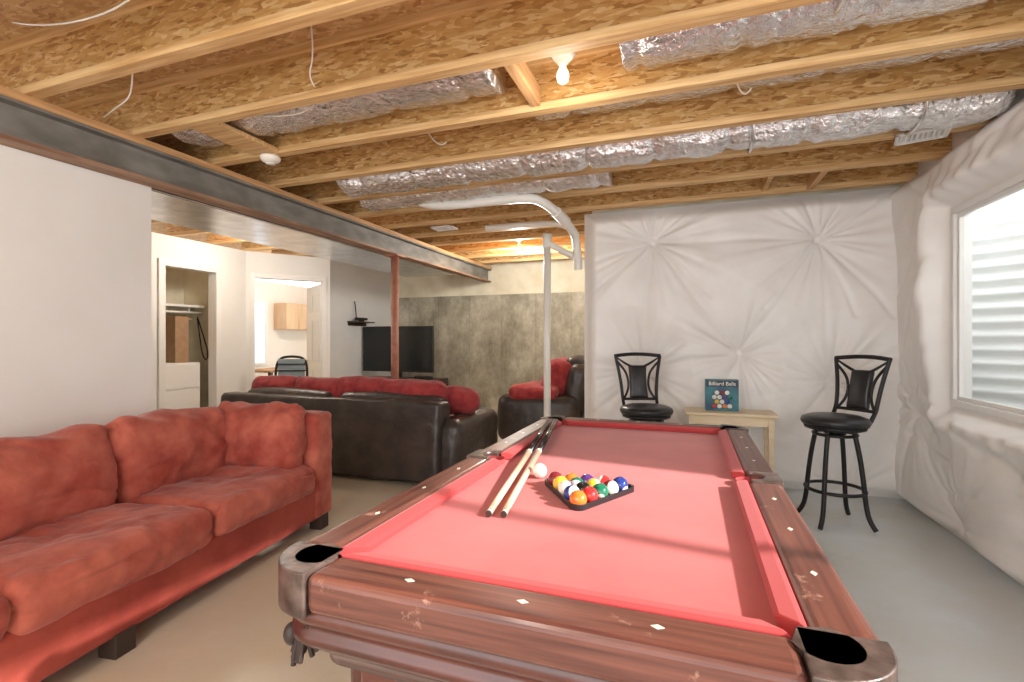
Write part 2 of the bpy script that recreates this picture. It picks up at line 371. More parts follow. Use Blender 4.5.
pinsR=[(4.62,.75),(3.9,.12),(2.9,.2),(2.3,.4),(2.3,1.5),(1.5,.4),(.8,.3),(0,.5),(0,1.6),(-.6,1),(-.6,2)]
segR=[((4.62,.75),(3.9,.12),.014,.025),((4.5,.9),(3.3,.62),.016,.03),((4.2,.8),(2.6,.40),.014,.025),((4.62,.75),(4.75,.1),.012,.02),
      ((4.3,2.25),(4.75,1.7),.012,.025),((4.25,1.9),(4.8,1.2),.012,.025),((4.22,1.3),(4.8,.8),.012,.025),((4.2,2.3),(3.2,2.5),.010,.02),((4.3,2.3),(4.7,2.55),.012,.02),((3.4,.75),(2.6,.72),.012,.025),
      ((4.7,.6),(4.0,.5),.012,.02),((4.1,.3),(3.2,.45),.012,.02)]
def fR(u,z):
    h=quilt(u,z,pinsR,.07,.016,segR,1.5)
    d=min(distwin(u,z),distw2(u,z))
    e=sstep((d+.004)/.10)
    roll=.04*math.exp(-((d-.11)/.07)**2)*(1+.6*noise.noise(Vector((u*3,z*3,2))))
    roll+=.010*math.sin(34*(u+z*.35)+4*noise.noise(Vector((u*2,z*2,5))))*math.exp(-(d/.25)**2)
    e2=min(1,sstep((z+.03)/.12))
    return (1.675-(h+.04+roll)*e*e2*(1 if z<HJ-.1 else sstep((HJ+.06-z)/.16)),u,z)
ys=sorted(set([round(y,4) for y in lin(-.8,2.6,90)]+[round(y,4) for y in lin(2.6,4.93,190)]+[WY0,WY1,.3,1.95]))
zs=sorted(set([round(z,4) for z in lin(0,HJ,180)]+[WZ0,WZ1,.95]))
gridmesh('insulation_wall_right',ys,zs,fR,lambda y,z:distwin(y,z)==0 or distw2(y,z)==0,M['poly'])
w1=empty('window_1')
fw=.045
X0,X1=1.66,1.72
fr=[(X0,X1,WY0,WY1,WZ0,WZ0+fw),(X0,X1,WY0,WY1,WZ1-fw,WZ1),(X0,X1,WY0,WY0+fw,WZ0+fw,WZ1-fw),(X0,X1,WY1-fw,WY1,WZ0+fw,WZ1-fw),
    (X0+.01,X1-.01,3.0,3.05,WZ0+fw,WZ1-fw)]
boxes('frame',fr,M['trim'],w1,bevel=.006)
s=.028
sa=[(X0+.02,X1-.01,3.05,WY1-fw,WZ0+fw,WZ0+fw+s),(X0+.02,X1-.01,3.05,WY1-fw,WZ1-fw-s,WZ1-fw),(X0+.02,X1-.01,WY1-fw-s,WY1-fw,WZ0+fw+s,WZ1-fw-s)]
boxes('sash',sa,M['trim'],w1,bevel=.004)
gm,nt,b=newmat('window_glass')
tr=nt.nodes.new('ShaderNodeBsdfTransparent'); gl=nt.nodes.new('ShaderNodeBsdfGlossy'); gl.inputs['Roughness'].default_value=.03
mx=nt.nodes.new('ShaderNodeMixShader'); mx.inputs[0].default_value=.05
nt.links.new(tr.outputs[0],mx.inputs[1]); nt.links.new(gl.outputs[0],mx.inputs[2])
nt.links.new(mx.outputs[0],nt.nodes['Material Output'].inputs[0])
box('glass',1.695,1.70,WY0+fw,WY1-fw,WZ0+fw,WZ1-fw,gm,w1)
w2=empty('window_2')
boxes('frame',[(X0,X1,.3,1.95,.95,1.0),(X0,X1,.3,1.95,2.15,2.2),(X0,X1,.3,.35,1,2.15),(X0,X1,1.9,1.95,1,2.15),(X0,X1,1.1,1.15,1,2.15)],M['trim'],w2,bevel=.006)
bm=bmesh.new(); prev=None
zz=lin(.35,2.75,250)
for a in lin(-90,90,40):
    row=[]
    for z in zz:
        rr=.0+.020*math.sin(z*2*math.pi/.105)
        x=XO+.005+(.80+rr)*math.cos(R(a)); y=3.42+(1.45+rr)*math.sin(R(a))
        row.append(bm.verts.new((x,y,z)))
    if prev:
        for j in range(len(zz)-1):
            f=bm.faces.new([prev[j],row[j],row[j+1],prev[j+1]]); f.smooth=True
    prev=row
frombm('window_well',bm,M['well'],smooth=True)
box('window_well_gravel',XO+.01,2.75,2.0,4.8,.25,.345,M['ground'])

# ------------------------------------------------------------------ joists, beam
yj=-2.18
while yj<7.8:
    bm=bmesh.new()
    x1=XO if yj<5 else -.7
    addbox(bm,-6.0,x1,yj-.032,yj+.032,HJ,HJ+.04,0)
    addbox(bm,-6.0,x1,yj-.032,yj+.032,SUB-.04,SUB,0)
    addbox(bm,-6.0,x1,yj-.006,yj+.006,HJ+.04,SUB-.04,1)
    frombm('ceiling_joist',bm,[M['flange'],M['osb']])
    yj+=.536
def blocks(name,x,ya,yb,z0,z1,m,w=.04):
    return box(name,x-w/2,x+w/2,ya,yb,z0,z1,m,bevel=.003)
blocks('wood_blocking',-.80,2.145,2.61,HJ+.02,HJ+.13,M['plate'],.05)
blocks('wood_blocking',-2.72,2.145,2.61,HJ+.005,HJ+.035,M['flange'],.2)
blocks('wood_blocking',.95,4.29,4.755,HJ+.0,HJ+.1,M['plate'],.05)
blocks('wood_blocking',.3,1.61,2.07,HJ+.05,HJ+.25,M['flange'],.04)
blocks('wood_blocking',.6,4.29,4.755,HJ+.02,HJ+.26,M['osb'],.04)
bm=bmesh.new()
addbox(bm,-3.375,-3.225,-3.2,7.93,HJ-.040,HJ,2)
addbox(bm,-3.365,-3.235,-3.2,7.93,HJ-.055,HJ-.040,0)
addbox(bm,-3.305,-3.295,-3.2,7.93,2.338,HJ-.055,0)
addbox(bm,-3.365,-3.235,-3.2,7.93,2.318,2.338,1)
frombm('steel_beam',bm,[M['steel'],M['rust'],M['plate']])
sp=empty('support_post')
cyl('shaft',(-3.3,5.06,.02),(-3.3,5.06,2.30),.045,.045,M['post'],sp)
box('cap_plate',-3.39,-3.21,4.97,5.15,2.30,2.317,M['post'],sp); box('base_plate',-3.39,-3.21,4.97,5.15,0,.02,M['post'],sp)
boxes('rectangular_duct',[(-4.35,-3.50,2.02,7.0,2.34,2.56)],M['galv'],bevel=.01)
def foiltube(name,y,xa,xb,z,r,sy=1.2,seed=0):
    bm=bmesh.new(); prev=None; n=int((xb-xa)/.015)
    for i in range(n+1):
        x=xa+(xb-xa)*i/n; row=[]
        for k in range(32):
            a=2*math.pi*k/32
            rr=r*(1+.13*noise.noise(Vector((x*5,math.cos(a)*2,math.sin(a)*2+seed)))+.10*noise.noise(Vector((x*18,math.cos(a)*5,math.sin(a)*5+seed)))
                  -.16*math.exp(-(((x*2.2+seed)%1-.5)/.06)**2)+.02*math.sin(x*140))
            row.append(bm.verts.new((x,y+rr*sy*math.cos(a),z+rr*math.sin(a))))
        if prev:
            for k in range(32): bm.faces.new([prev[k],prev[(k+1)%32],row[(k+1)%32],row[k]])
        else: bm.faces.new(row)
        prev=row
    bm.faces.new(prev[::-1])
    return frombm(name,bm,M['foil'],smooth=True)
foiltube('foil_duct',3.45,-2.7,1.60,2.655,.135,1.25,1)
foiltube('foil_duct',3.98,-2.9,-.6,2.67,.12,1.35,5)
foiltube('foil_duct',2.376,-3.15,-.95,2.715,.10,1.9,9)
foiltube('foil_duct',2.376,-.30,1.6,2.715,.10,1.9,3)
foiltube('foil_duct',2.91,-.9,1.6,2.76,.08,2.2,7)
for X in (.35,1.2):
    tube('duct_strap',[(X,3.24,2.85),(X+.01,3.25,2.55),(X+.01,3.45,2.50),(X+.01,3.64,2.55),(X+.01,3.66,2.85)],.010,M['galv'])
tube('duct_strap',[(.55,2.16,2.6),(.55,2.3,2.59),(.55,2.58,2.75)],.012,M['galv'])
pp=empty('drain_pipe')
tube('main',[(-2.42,4.02,2.62),(-2.3,4.02,2.56),(-2.1,4.02,2.525),(-1.6,4.02,2.525),(-1.32,4.03,2.53),(-1.2,4.10,2.51),(-1.10,4.30,2.43),(-1.04,4.60,2.34),(-1.035,4.72,2.28),(-1.03,4.78,2.0)],.040,M['pvc'],pp)
tube('branch',[(-2.1,5.0,2.535),(-1.6,5.0,2.535),(-1.3,4.98,2.52),(-1.12,4.86,2.44),(-1.06,4.78,2.34)],.032,M['pvc'],pp)
tube('collar',[(-1.12,4.26,2.445),(-1.07,4.44,2.39)],.050,M['pvc'],pp,smooth=False)
vp=empty('vent_pipe')
cyl('riser',(-1.36,4.83,0),(-1.36,4.83,2.36),.036,.036,M['pvc'],vp)
tube('tee',[(-1.36,4.83,2.30),(-1.3,4.83,2.26),(-1.2,4.82,2.2),(-1.06,4.80,2.12)],.032,M['pvc'],vp)
cyl('coupling',(-1.36,4.83,2.24),(-1.36,4.83,2.38),.046,.046,M['pvc'],vp)
for a in [[(-3.2,1.9,2.6),(-2.95,1.80,2.56),(-2.7,1.75,2.58),(-2.5,1.6,2.65)],
          [(-2.6,2.25,2.68),(-2.3,2.2,2.58),(-2.0,2.3,2.62),(-1.8,2.2,2.75)],
          [(-1.75,1.95,2.86),(-1.74,1.96,2.7),(-1.77,1.95,2.6),(-1.72,1.94,2.54)],
          [(-1.7,2.9,2.8),(-1.6,2.95,2.56),(-1.5,2.9,2.6)],
          [(-2.9,1.35,2.75),(-2.5,1.30,2.60),(-2.0,1.34,2.64),(-1.4,1.25,2.80)],
          [(.2,2.85,2.8),(.25,2.9,2.54),(.3,2.85,2.62)]]:
    tube('electrical_wire',a,.004,M['ivory'])
sd=empty('smoke_detector')
lathe('body',[(.065,0),(.068,-.012),(.06,-.03),(.045,-.042),(.02,-.045)],(-2.72,2.644,HJ),M['ivory'],sd)
lathe('grille',[(.03,0),(.03,-.006),(.01,-.008)],(-2.72,2.644,HJ-.045),M['trim'],sd)
def register(x,y,rz):
    rg=empty('ceiling_register',(x,y,2.545),rz)
    boxes('frame',[(-.13,.13,-.09,-.075,0,.014),(-.13,.13,.075,.09,0,.014),(-.13,-.115,-.09,.09,0,.014),(.115,.13,-.09,.09,0,.014)]
      +[(-.105+.026*i,-.095+.026*i,-.075,.075,.002,.014) for i in range(9)],M['trim'],rg)
    box('damper',-.115,.115,-.075,.075,.013,.020,M['galv'],rg)
register(1.33,3.69,R(-14))
register(-2.57,4.92,0)
BG=emis('bulb_glow',(1,.78,.48),3.0)
def bulb(x,y,z,power,dz=-.24):
    e=empty('ceiling_light_bulb',(x,y,z))
    lathe('lampholder',[(.060,0),(.062,-.012),(.045,-.03),(.03,-.045),(.022,-.055)],(0,0,0),M['ivory'],e)
    lathe('bulb',[(.012,-.052),(.016,-.07),(.028,-.095),(.031,-.115),(.026,-.137),(.012,-.148),(.002,-.15)],(0,0,0),BG,e)
    box('junction_box',-.05,.05,-.05,.05,0,.05,M['ivory'],e,bevel=.004)
    li=bpy.data.lights.new('bulb_light','POINT'); li.energy=power; li.color=(1,.94,.86); li.shadow_soft_size=.08
    lo=bpy.data.objects.new('bulb_light',li); lo.location=(0,0,dz); link(lo,e)
bulb(-.59,2.376,2.715,6,-.28)
bulb(-4.9,4.5,2.70,46)
bulb(-2.2,6.4,2.70,85)  # extra bulb, added to light the back area
bulb(-1.0,-1.2,2.70,80)  # unseen bulb behind the camera, added as even fill light
bulb(-7.0,7.5,2.6,60)  # lamp added to brighten the office beyond the door

# ------------------------------------------------------------------ pool table
PT=empty('pool_table')
xa,xb,ya,yb=-.91,.305,.845,3.20; cx=(xa+xb)/2; cy=(ya+yb)/2
ZT=.80; ZF=.765; RW=.11
e=.135; sp_=.072; c=-.094; PR=.050
def railpiece(name,x0,x1,y0,y1,m):
    return box(name,x0,x1,y0,y1,.715,ZT,m,PT,bevel=.018,bseg=4)
railpiece('rail_near',xa+e,xb-e,ya,ya+RW,M['mahogx'])
railpiece('rail_far',xa+e,xb-e,yb-RW,yb,M['mahogx'])
for nm,x0,x1 in (('l',xa,xa+RW),('r',xb-RW,xb)):
    railpiece('rail_%s_1'%nm,x0,x1,ya+e,cy-sp_,M['mahogy'])
    railpiece('rail_%s_2'%nm,x0,x1,cy+sp_,yb-e,M['mahogy'])
for sx,sy,X,Y,nm in ((-1,-1,xa,ya,'nl'),(1,-1,xb,ya,'nr'),(-1,1,xa,yb,'fl'),(1,1,xb,yb,'fr')):
    o=.004
    poly=[(o,-e),(-.108,-e)]+arc(c,c,PR,-78,168,22)+[(-e,-.108),(-e,o)]+arc(o-.12,o-.12,.12,90,0,16)
    poly=[(X+sx*a,Y+sy*b) for a,b in poly]
    prism('corner_casting_'+nm,poly,.705,ZT+.004,M['casting'],PT,bevel=.012,bseg=3)
    lathe('pocket_cup_'+nm,[(PR,.0),(PR+.001,-.035),(PR+.001,-.036),(.048,-.065),(.03,-.075),(.004,-.077)],(X+sx*c,Y+sy*c,.785),[M['pocketin'],M['pocketred']],PT,caps=False,mis=[1,0,0,0,0])
    bm=bmesh.new()
    cxx,cyy=X+sx*c*1.25,Y+sy*c*1.25
    a0=math.atan2(sy,sx)
    top=[];bot=[]
    for i in range(13):
        a=a0+R(-62+124*i/12)
        dd=.086
        top.append(bm.verts.new((cxx+dd*math.cos(a),cyy+dd*math.sin(a),.71)))
        k=1-abs(i-6)/6
        bot.append(bm.verts.new((cxx+dd*.9*math.cos(a),cyy+dd*.9*math.sin(a),.66-.045*k)))
    for i in range(12): bm.faces.new([top[i],top[i+1],bot[i+1],bot[i]])
    so=frombm('pocket_shield_'+nm,bm,M['pocket'],PT,smooth=True)
    md=so.modifiers.new('s','SOLIDIFY'); md.thickness=.006
    # braided knot above the fringe
    kx,ky=cxx+.092*math.cos(a0),cyy+.092*math.sin(a0)
    sphere('fringe_knot_'+nm,(kx,ky,.63),.020,M['pocket'],PT,sc=(1,1,1.3))
    for i in range(17):
        a=a0+R(-44+88*i/16)+random.uniform(-.03,.03)
        k=1-abs(i-8)/8.0
        px,py=cxx+.084*math.cos(a),cyy+.084*math.sin(a)
        z1=.665-.05*k; z0=z1-.045-.03*random.random()
        sw=random.uniform(-.012,.012)
        tube('fringe_'+nm,[(px,py,z1+.01),(px+sw*.3,py+sw*.3,(z0+z1)/2),(px+sw,py+sw,z0)],.0065,M['pocket'],PT,res=1)
for sx,X,nm in ((-1,xa,'l'),(1,xb,'r')):
    poly=[(.006,-sp_),(-.10,-sp_),(-.10,-.050)]+arc(-.098,0,.048,-85,85,16)+[(-.10,.050),(-.10,sp_),(.006,sp_)]
    poly=[(X+sx*a,cy+b) for a,b in poly]
    prism('side_casting_'+nm,poly,.70,ZT+.004,M['casting'],PT,bevel=.008,bseg=2)
    lathe('side_cup_'+nm,[(.048,0),(.048,-.035),(.048,-.06),(.03,-.075),(.003,-.078)],(X-sx*.098,cy,.785),[M['pocketin'],M['pocketred']],PT,caps=False,mis=[1,0,0,0])
x0,x1,y0,y1=xa+RW,xb-RW,ya+RW,yb-RW
poly=[]
k_=-c
poly+=arc(xa+k_,ya+k_,PR,70,20,8)
poly+=arc(xb-k_,ya+k_,PR,160,110,8)
poly+=arc(xb-.098,cy,.048,257,103,12)
poly+=arc(xb-k_,yb-k_,PR,250,200,8)
poly+=arc(xa+k_,yb-k_,PR,-20,-70,8)
poly+=arc(xa+.098,cy,.048,77,-77,12)
prism('cloth_bed',poly,ZF-.03,ZF,M['felt'],PT)
def cushion(name,p0,p1,inward,m,cut0=.05,cut1=.05):
    p0=Vector(p0);p1=Vector(p1);d=(p1-p0).normalized();n=Vector(inward)
    prof=[(0,.80-.003),(.012,.8005),(.040,.796),(.050,.790),(.040,.768),(0,.765)]
    bm=bmesh.new(); A=[];B=[]
    for a,z in prof:
        k=a/.05
        q=p0+d*cut0*k+n*a; A.append(bm.verts.new((q.x,q.y,z)))
        q=p1-d*cut1*k+n*a; B.append(bm.verts.new((q.x,q.y,z)))
    nn=len(prof)
    for i in range(nn): bm.faces.new([A[i],A[(i+1)%nn],B[(i+1)%nn],B[i]])
    bm.faces.new(A);bm.faces.new(B[::-1])
    frombm(name,bm,m,PT,bevel=.003)
g=.030; gs=.052
F=M['cushfelt']
cushion('cushion_near',(xa+RW+g,ya+RW),(xb-RW-g,ya+RW),(0,1),F)
cushion('cushion_far',(xa+RW+g,yb-RW),(xb-RW-g,yb-RW),(0,-1),F)
cushion('cushion_l1',(xa+RW,ya+RW+g),(xa+RW,cy-gs),(1,0),F,.05,.02)
cushion('cushion_l2',(xa+RW,cy+gs),(xa+RW,yb-RW-g),(1,0),F,.02,.05)
cushion('cushion_r1',(xb-RW,ya+RW+g),(xb-RW,cy-gs),(-1,0),F,.05,.02)
cushion('cushion_r2',(xb-RW,cy+gs),(xb-RW,yb-RW-g),(-1,0),F,.02,.05)
def diamond(x,y,ax):
    a,b=(.012,.007) if ax=='x' else (.007,.012)
    return [(x-a,y),(x,y-b),(x+a,y),(x,y+b)]
bm=bmesh.new()
def addd(poly):
    A=[bm.verts.new((x,y,ZT)) for x,y in poly]; B=[bm.verts.new((x,y,ZT+.0012)) for x,y in poly]
    bm.faces.new(B)
    for i in range(4): bm.faces.new([A[i],A[(i+1)%4],B[(i+1)%4],B[i]])
for yy in (ya+RW/2,yb-RW/2):
    for i in (1,2,3): addd(diamond(x0+(x1-x0)*i/4,yy,'x'))
for xx in (xa+RW/2,xb-RW/2):
    for i in (1,2,3,5,6,7): addd(diamond(xx,y0+(y1-y0)*i/8,'y'))
frombm('sight_diamonds',bm,M['inlay'],PT)
def ringloft(name,levels,m):
    bm=bmesh.new(); rings=[]
    for ins,z in levels:
        r=max(.02,.12-ins*.6)
        x0_,x1_,y0_,y1_=xa+ins,xb-ins,ya+ins,yb-ins
        pts=arc(x1_-r,y1_-r,r,0,90,8)+arc(x0_+r,y1_-r,r,90,180,8)+arc(x0_+r,y0_+r,r,180,270,8)+arc(x1_-r,y0_+r,r,270,360,8)
        rings.append([bm.verts.new((x,y,z)) for x,y in pts])
    for a,b in zip(rings,rings[1:]):
        n=len(a)
        for i in range(n):
            f=bm.faces.new([a[i],a[(i+1)%n],b[(i+1)%n],b[i]]); f.smooth=True
    bm.faces.new(rings[-1])
    return frombm(name,bm,m,PT)
ringloft('apron',[(.030,.72),(.020,.715),(.014,.70),(.016,.685),(.028,.675),(.028,.665),(.020,.655),(.018,.64),(.026,.628),(.055,.615),(.078,.59),(.09,.565),(.09,.555)],M['mahog'])
boxes('cabinet',[(xa+.14,xb-.14,ya+.14,yb-.14,.30,.60)],M['mahog'],PT,bevel=.01)
pn=[]
for i in range(2):
    a=xa+.18+i*.44; pn.append((a,a+.39,ya+.128,ya+.142,.34,.54)); pn.append((a,a+.39,yb-.142,yb-.128,.34,.54))
for i in range(4):
    a=ya+.19+i*.495; pn.append((xa+.128,xa+.142,a,a+.44,.34,.54)); pn.append((xb-.142,xb-.128,a,a+.44,.34,.54))
boxes('cabinet_panels',pn,M['mahog'],PT,bevel=.008)
boxes('cabinet_moulding',[(xa+.12,xb-.12,ya+.12,yb-.12,.285,.315)],M['mahog'],PT,bevel=.01)
for i,(X,Y) in enumerate([(xa+.24,ya+.26),(xb-.24,ya+.26),(xa+.24,yb-.26),(xb-.24,yb-.26)]):
    lathe('leg_%d'%(i+1),[(.07,0),(.085,.015),(.09,.05),(.07,.08),(.05,.10),(.055,.14),(.08,.19),(.095,.24),(.09,.27),(.10,.29)],(X,Y,0),M['mahog'],PT)

# balls + rack
BR=.0286
RK=empty('ball_rack')
ap=Vector((-.335,1.515)); th=R(3)
ux=Vector((math.cos(th),math.sin(th))); uy=Vector((-math.sin(th),math.cos(th)))
def rk(a,b): q=ap+ux*a+uy*b; return (q.x,q.y)
def rounded(a_h,rad,n=6):
    w=a_h/math.sqrt(3)
    P=[Vector((0,0)),Vector((w,a_h)),Vector((-w,a_h))]
    out=[]
    C=sum(P,Vector((0,0)))/3
    for i,p in enumerate(P):
        dirc=(C-p).normalized(); cc=p+dirc*rad*2
        base=math.atan2(-dirc.y,-dirc.x)
        for k in range(n+1):
            an=base+R(-60+120*k/n); out.append((cc.x+rad*math.cos(an),cc.y+rad*math.sin(an)))
    return out
HO=.29
out=[rk(a,b-.012) for a,b in rounded(HO+.03,.03)]
inn=[]
for a,b in rounded(HO+.006,.024): inn.append(rk(a,b))
bm=bmesh.new(); n=len(out)
zr0=ZF+.0005
ob=[bm.verts.new((x,y,zr0)) for x,y in out]; ot=[bm.verts.new((x,y,ZF+.020)) for x,y in out]
ib=[bm.verts.new((x,y,zr0)) for x,y in inn]; it=[bm.verts.new((x,y,ZF+.020)) for x,y in inn]
for i in range(n):
    j=(i+1)%n
    bm.faces.new([ob[i],ob[j],ot[j],ot[i]]); bm.faces.new([ot[i],ot[j],it[j],it[i]]); bm.faces.new([it[i],it[j],ib[j],ib[i]]); bm.faces.new([ib[i],ib[j],ob[j],ob[i]])
frombm('triangle_rack',bm,M['blackpad'],RK,bevel=.002)
cols={1:(.80,.52,.05),2:(.02,.05,.26),3:(.55,.03,.03),4:(.10,.03,.20),5:(.75,.20,.03),6:(.01,.17,.09),7:(.22,.02,.03),8:(.01,.01,.01)}
def ballmat(i):
    k=i if i<=8 else i-8
    m,nt,b=newmat('ball_%d'%i); b.inputs['Roughness'].default_value=.08; b.inputs['Coat Weight'].default_value=.5
    tc=nt.nodes.new('ShaderNodeTexCoord'); sx=nt.nodes.new('ShaderNodeSeparateXYZ'); nt.links.new(tc.outputs['Object'],sx.inputs[0])
    gt=nt.nodes.new('ShaderNodeMath'); gt.operation='GREATER_THAN'; gt.inputs[1].default_value=BR*.88; nt.links.new(sx.outputs[0],gt.inputs[0])
    mx=nt.nodes.new('ShaderNodeMix'); mx.data_type='RGBA'; mx.inputs[6].default_value=(*cols[k],1); mx.inputs[7].default_value=(.85,.82,.72,1)
    if i>8:
        ab=nt.nodes.new('ShaderNodeMath'); ab.operation='ABSOLUTE'; nt.links.new(sx.outputs[2],ab.inputs[0])
        g2=nt.nodes.new('ShaderNodeMath'); g2.operation='GREATER_THAN'; g2.inputs[1].default_value=BR*.5; nt.links.new(ab.outputs[0],g2.inputs[0])
        m2=nt.nodes.new('ShaderNodeMath'); m2.operation='MAXIMUM'; nt.links.new(gt.outputs[0],m2.inputs[0]); nt.links.new(g2.outputs[0],m2.inputs[1])
        nt.links.new(m2.outputs[0],mx.inputs[0])
    else: nt.links.new(gt.outputs[0],mx.inputs[0])
    nt.links.new(mx.outputs[2],b.inputs['Base Color']); return m
order=[5,10,3,12,8,6,1,14,9,15,7,13,4,11,2]; idx=0
for r_ in range(5):
    for c_ in range(r_+1):
        a=(c_-r_/2)*2*BR*1.01; b_=.048+r_*2*BR*math.sqrt(3)/2*1.01
        q=rk(a,b_); k=order[idx]; idx+=1
        s_=sphere('ball_%d'%k,(q[0],q[1],ZF+BR),BR,ballmat(k),RK); s_.rotation_euler=(random.uniform(0,3),random.uniform(0,3),random.uniform(0,6))
sphere('cue_ball',(-.553,1.856,ZF+BR),BR,M['ivory'])
def cue(p0,p1):
    e=empty('cue_stick'); p0=Vector(p0);p1=Vector(p1)
    L_=lambda t:p0.lerp(p1,t)
    cyl('tip',L_(0),L_(.006),.0095,.010,M['dkwood'],e,12)
    cyl('ferrule',L_(.006),L_(.02),.010,.0102,M['ivory'],e,12)
    cyl('shaft',L_(.02),L_(.50),.0102,.013,M['maple'],e,16)
    cyl('joint_ring',L_(.50),L_(.515),.0135,.0135,M['ivory'],e,16)
    cyl('butt',L_(.515),L_(.985),.0135,.0155,M['cuebutt'],e,16)
    cyl('bumper',L_(.985),L_(1),.015,.013,M['ivory'],e,16)
cue((-.575,1.385,ZF+.0105),(-.795,2.86,ZT+.019))
cue((-.530,1.395,ZF+.0105),(-.764,2.90,ZT+.019))

# ------------------------------------------------------------------ red sofa
SO=empty('red_sofa',(-2.39,2.9,0),R(7.6))
RD=M['red']; RB=M['redback']
soft('base',(.90,2.97,.24),(-.47,-1.49,.20),RD,SO,r=.03,puff=(.0,0,0),n=24,wr=.003)
soft('back_frame',(.24,2.97,.62),(-.84,-1.49,.46),RD,SO,r=.07,puff=(0,0,.0),n=24,wr=.004)
for k,yy in (('far',-.11),('near',-2.86)):
    soft('arm_'+k,(.94,.22,.73),(-.475,yy,.445),RB,SO,r=.045,puff=(.008,.012,.0),n=26,wr=.008,seed=3,crease=.006)
for i in range(3):
    yc=-.22-.425-.85*i
    soft('seat_cushion_%d'%(i+1),(.80,.845,.175),(-.385,yc,.375),RB,SO,r=.055,puff=(.015,0,.03),n=44,wr=.014,ws=4.5,seed=i,
         dimples=[(.0,.02,.20,.028)],crease=.010)
    soft('back_cushion_%d'%(i+1),(.22,.845,.47),(-.685,yc,.64),RB,SO,r=.085,puff=(.055,0,.02),rot=(0,R(-12),0),n=44,wr=.026,ws=4.5,seed=i+5,crease=.012,slump=.05)
soft('arm_pillow',(.66,.16,.44),(-.40,-.29,.66),RB,SO,r=.07,puff=(0,.055,.01),rot=(R(-12),0,0),n=36,wr=.026,ws=5,seed=11,crease=.012,slump=.03)
for x,y in ((-.06,-.1),(-.06,-1.52),(-.06,-2.9),(-.86,-.1),(-.86,-1.52),(-.86,-2.9)):
    box('foot',x-.045,x+.045,y-.045,y+.045,0,.10,M['dkwood'],SO,bevel=.004)

# ------------------------------------------------------------------ dark leather sofa (back to camera)
LS=empty('leather_sofa',(0,0,0))
lx0,lx1=-4.72,-1.90; ly=3.82
LM=M['leather']
lw=lx1-lx0; lc=(lx0+lx1)/2
soft('back',(lw-.22,.24,.72),(lc-.05,ly+.13,.395),LM,LS,r=.045,puff=(0,.012,.0),rot=(R(-3),0,0),n=34,wr=.010,ws=2.5,crease=.006)
soft('base',(lw-.2,.85,.28),(lc,ly+.6,.19),LM,LS,r=.05,n=16,wr=.004)
for i,x in enumerate((lx0+.14,lx1-.14)):
    soft('arm_%d'%(i+1),(.27,1.0,.56),(x,ly+.60,.31),LM,LS,r=.10,puff=(.015,.01,.02),n=26,wr=.010,seed=i,crease=.006)
for i in range(3):
    soft('seat_cushion_%d'%(i+1),(.72,.70,.18),(lc+(i-1)*.735,ly+.66,.40),LM,LS,r=.06,puff=(0,0,.03),n=14)
soft('headrest_1',(1.15,.26,.26),(lc-.62,ly+.30,.66),LM,LS,r=.09,puff=(0,.01,.02),n=14,seed=2)
soft('headrest_2',(1.15,.26,.26),(lc+.60,ly+.30,.66),LM,LS,r=.09,puff=(0,.01,.02),n=14,seed=4)
for x in (lx0+.1,lx1-.1):
    for y in (ly+.08,ly+.98): cyl('foot',(x,y,0),(x,y,.06),.03,.035,M['dkwood'],LS)
for i,(x,y,z,sx,rz,rx) in enumerate([(-4.25,4.24,.78,.62,5,-8),(-3.62,4.22,.785,.66,-4,-10),(-3.1,4.22,.80,.70,3,-8),(-2.55,4.20,.79,.72,-3,-10),(-2.15,4.36,.72,.40,15,-14)]):
    soft('throw_cushion_%d'%(i+1),(sx,.22,.24),(x,y,z),M['redb'],LS,r=.09,puff=(.02,.04,.02),rot=(R(rx),0,R(rz)),n=20,wr=.020,seed=i+20)

AC=empty('leather_armchair',(-1.78,6.35,0),R(6))
soft('base',(.95,1.3,.30),(0,0,.22),LM,AC,r=.06,n=12)
soft('seat',(.72,.86,.18),(-.1,0,.43),LM,AC,r=.07,puff=(0,0,.03),n=12)
soft('back',(.26,1.1,.70),(.42,0,.66),LM,AC,r=.10,puff=(.03,0,.03),rot=(0,R(10),0),n=16,wr=.01)
soft('arm_1',(.98,.24,.56),(-.03,-.56,.36),LM,AC,r=.11,puff=(.02,.02,.02),n=14,wr=.01)
soft('arm_2',(.98,.24,.56),(-.03,.56,.36),LM,AC,r=.11,puff=(.02,.02,.02),n=14,wr=.01)
soft('headrest',(.26,.9,.28),(.40,0,.96),LM,AC,r=.11,puff=(.02,0,.02),n=14,wr=.012)
for x in (-.42,.42):
    for y in (-.55,.55): cyl('foot',(x,y,0),(x,y,.08),.03,.03,M['dkwood'],AC)
soft('blanket_back',(.30,1.0,.52),(.17,0,.80),M['redb'],AC,r=.09,puff=(.05,0,.03),rot=(0,R(18),0),n=20,wr=.035,seed=31)
soft('blanket_seat',(.60,.75,.20),(-.12,-.05,.60),M['redb'],AC,r=.06,puff=(0,0,.05),n=18,wr=.03,seed=33)
soft('blanket_arm',(.60,.30,.12),(-.08,-.54,.67),M['redb'],AC,r=.05,puff=(0,0,.03),n=16,wr=.03,seed=35)

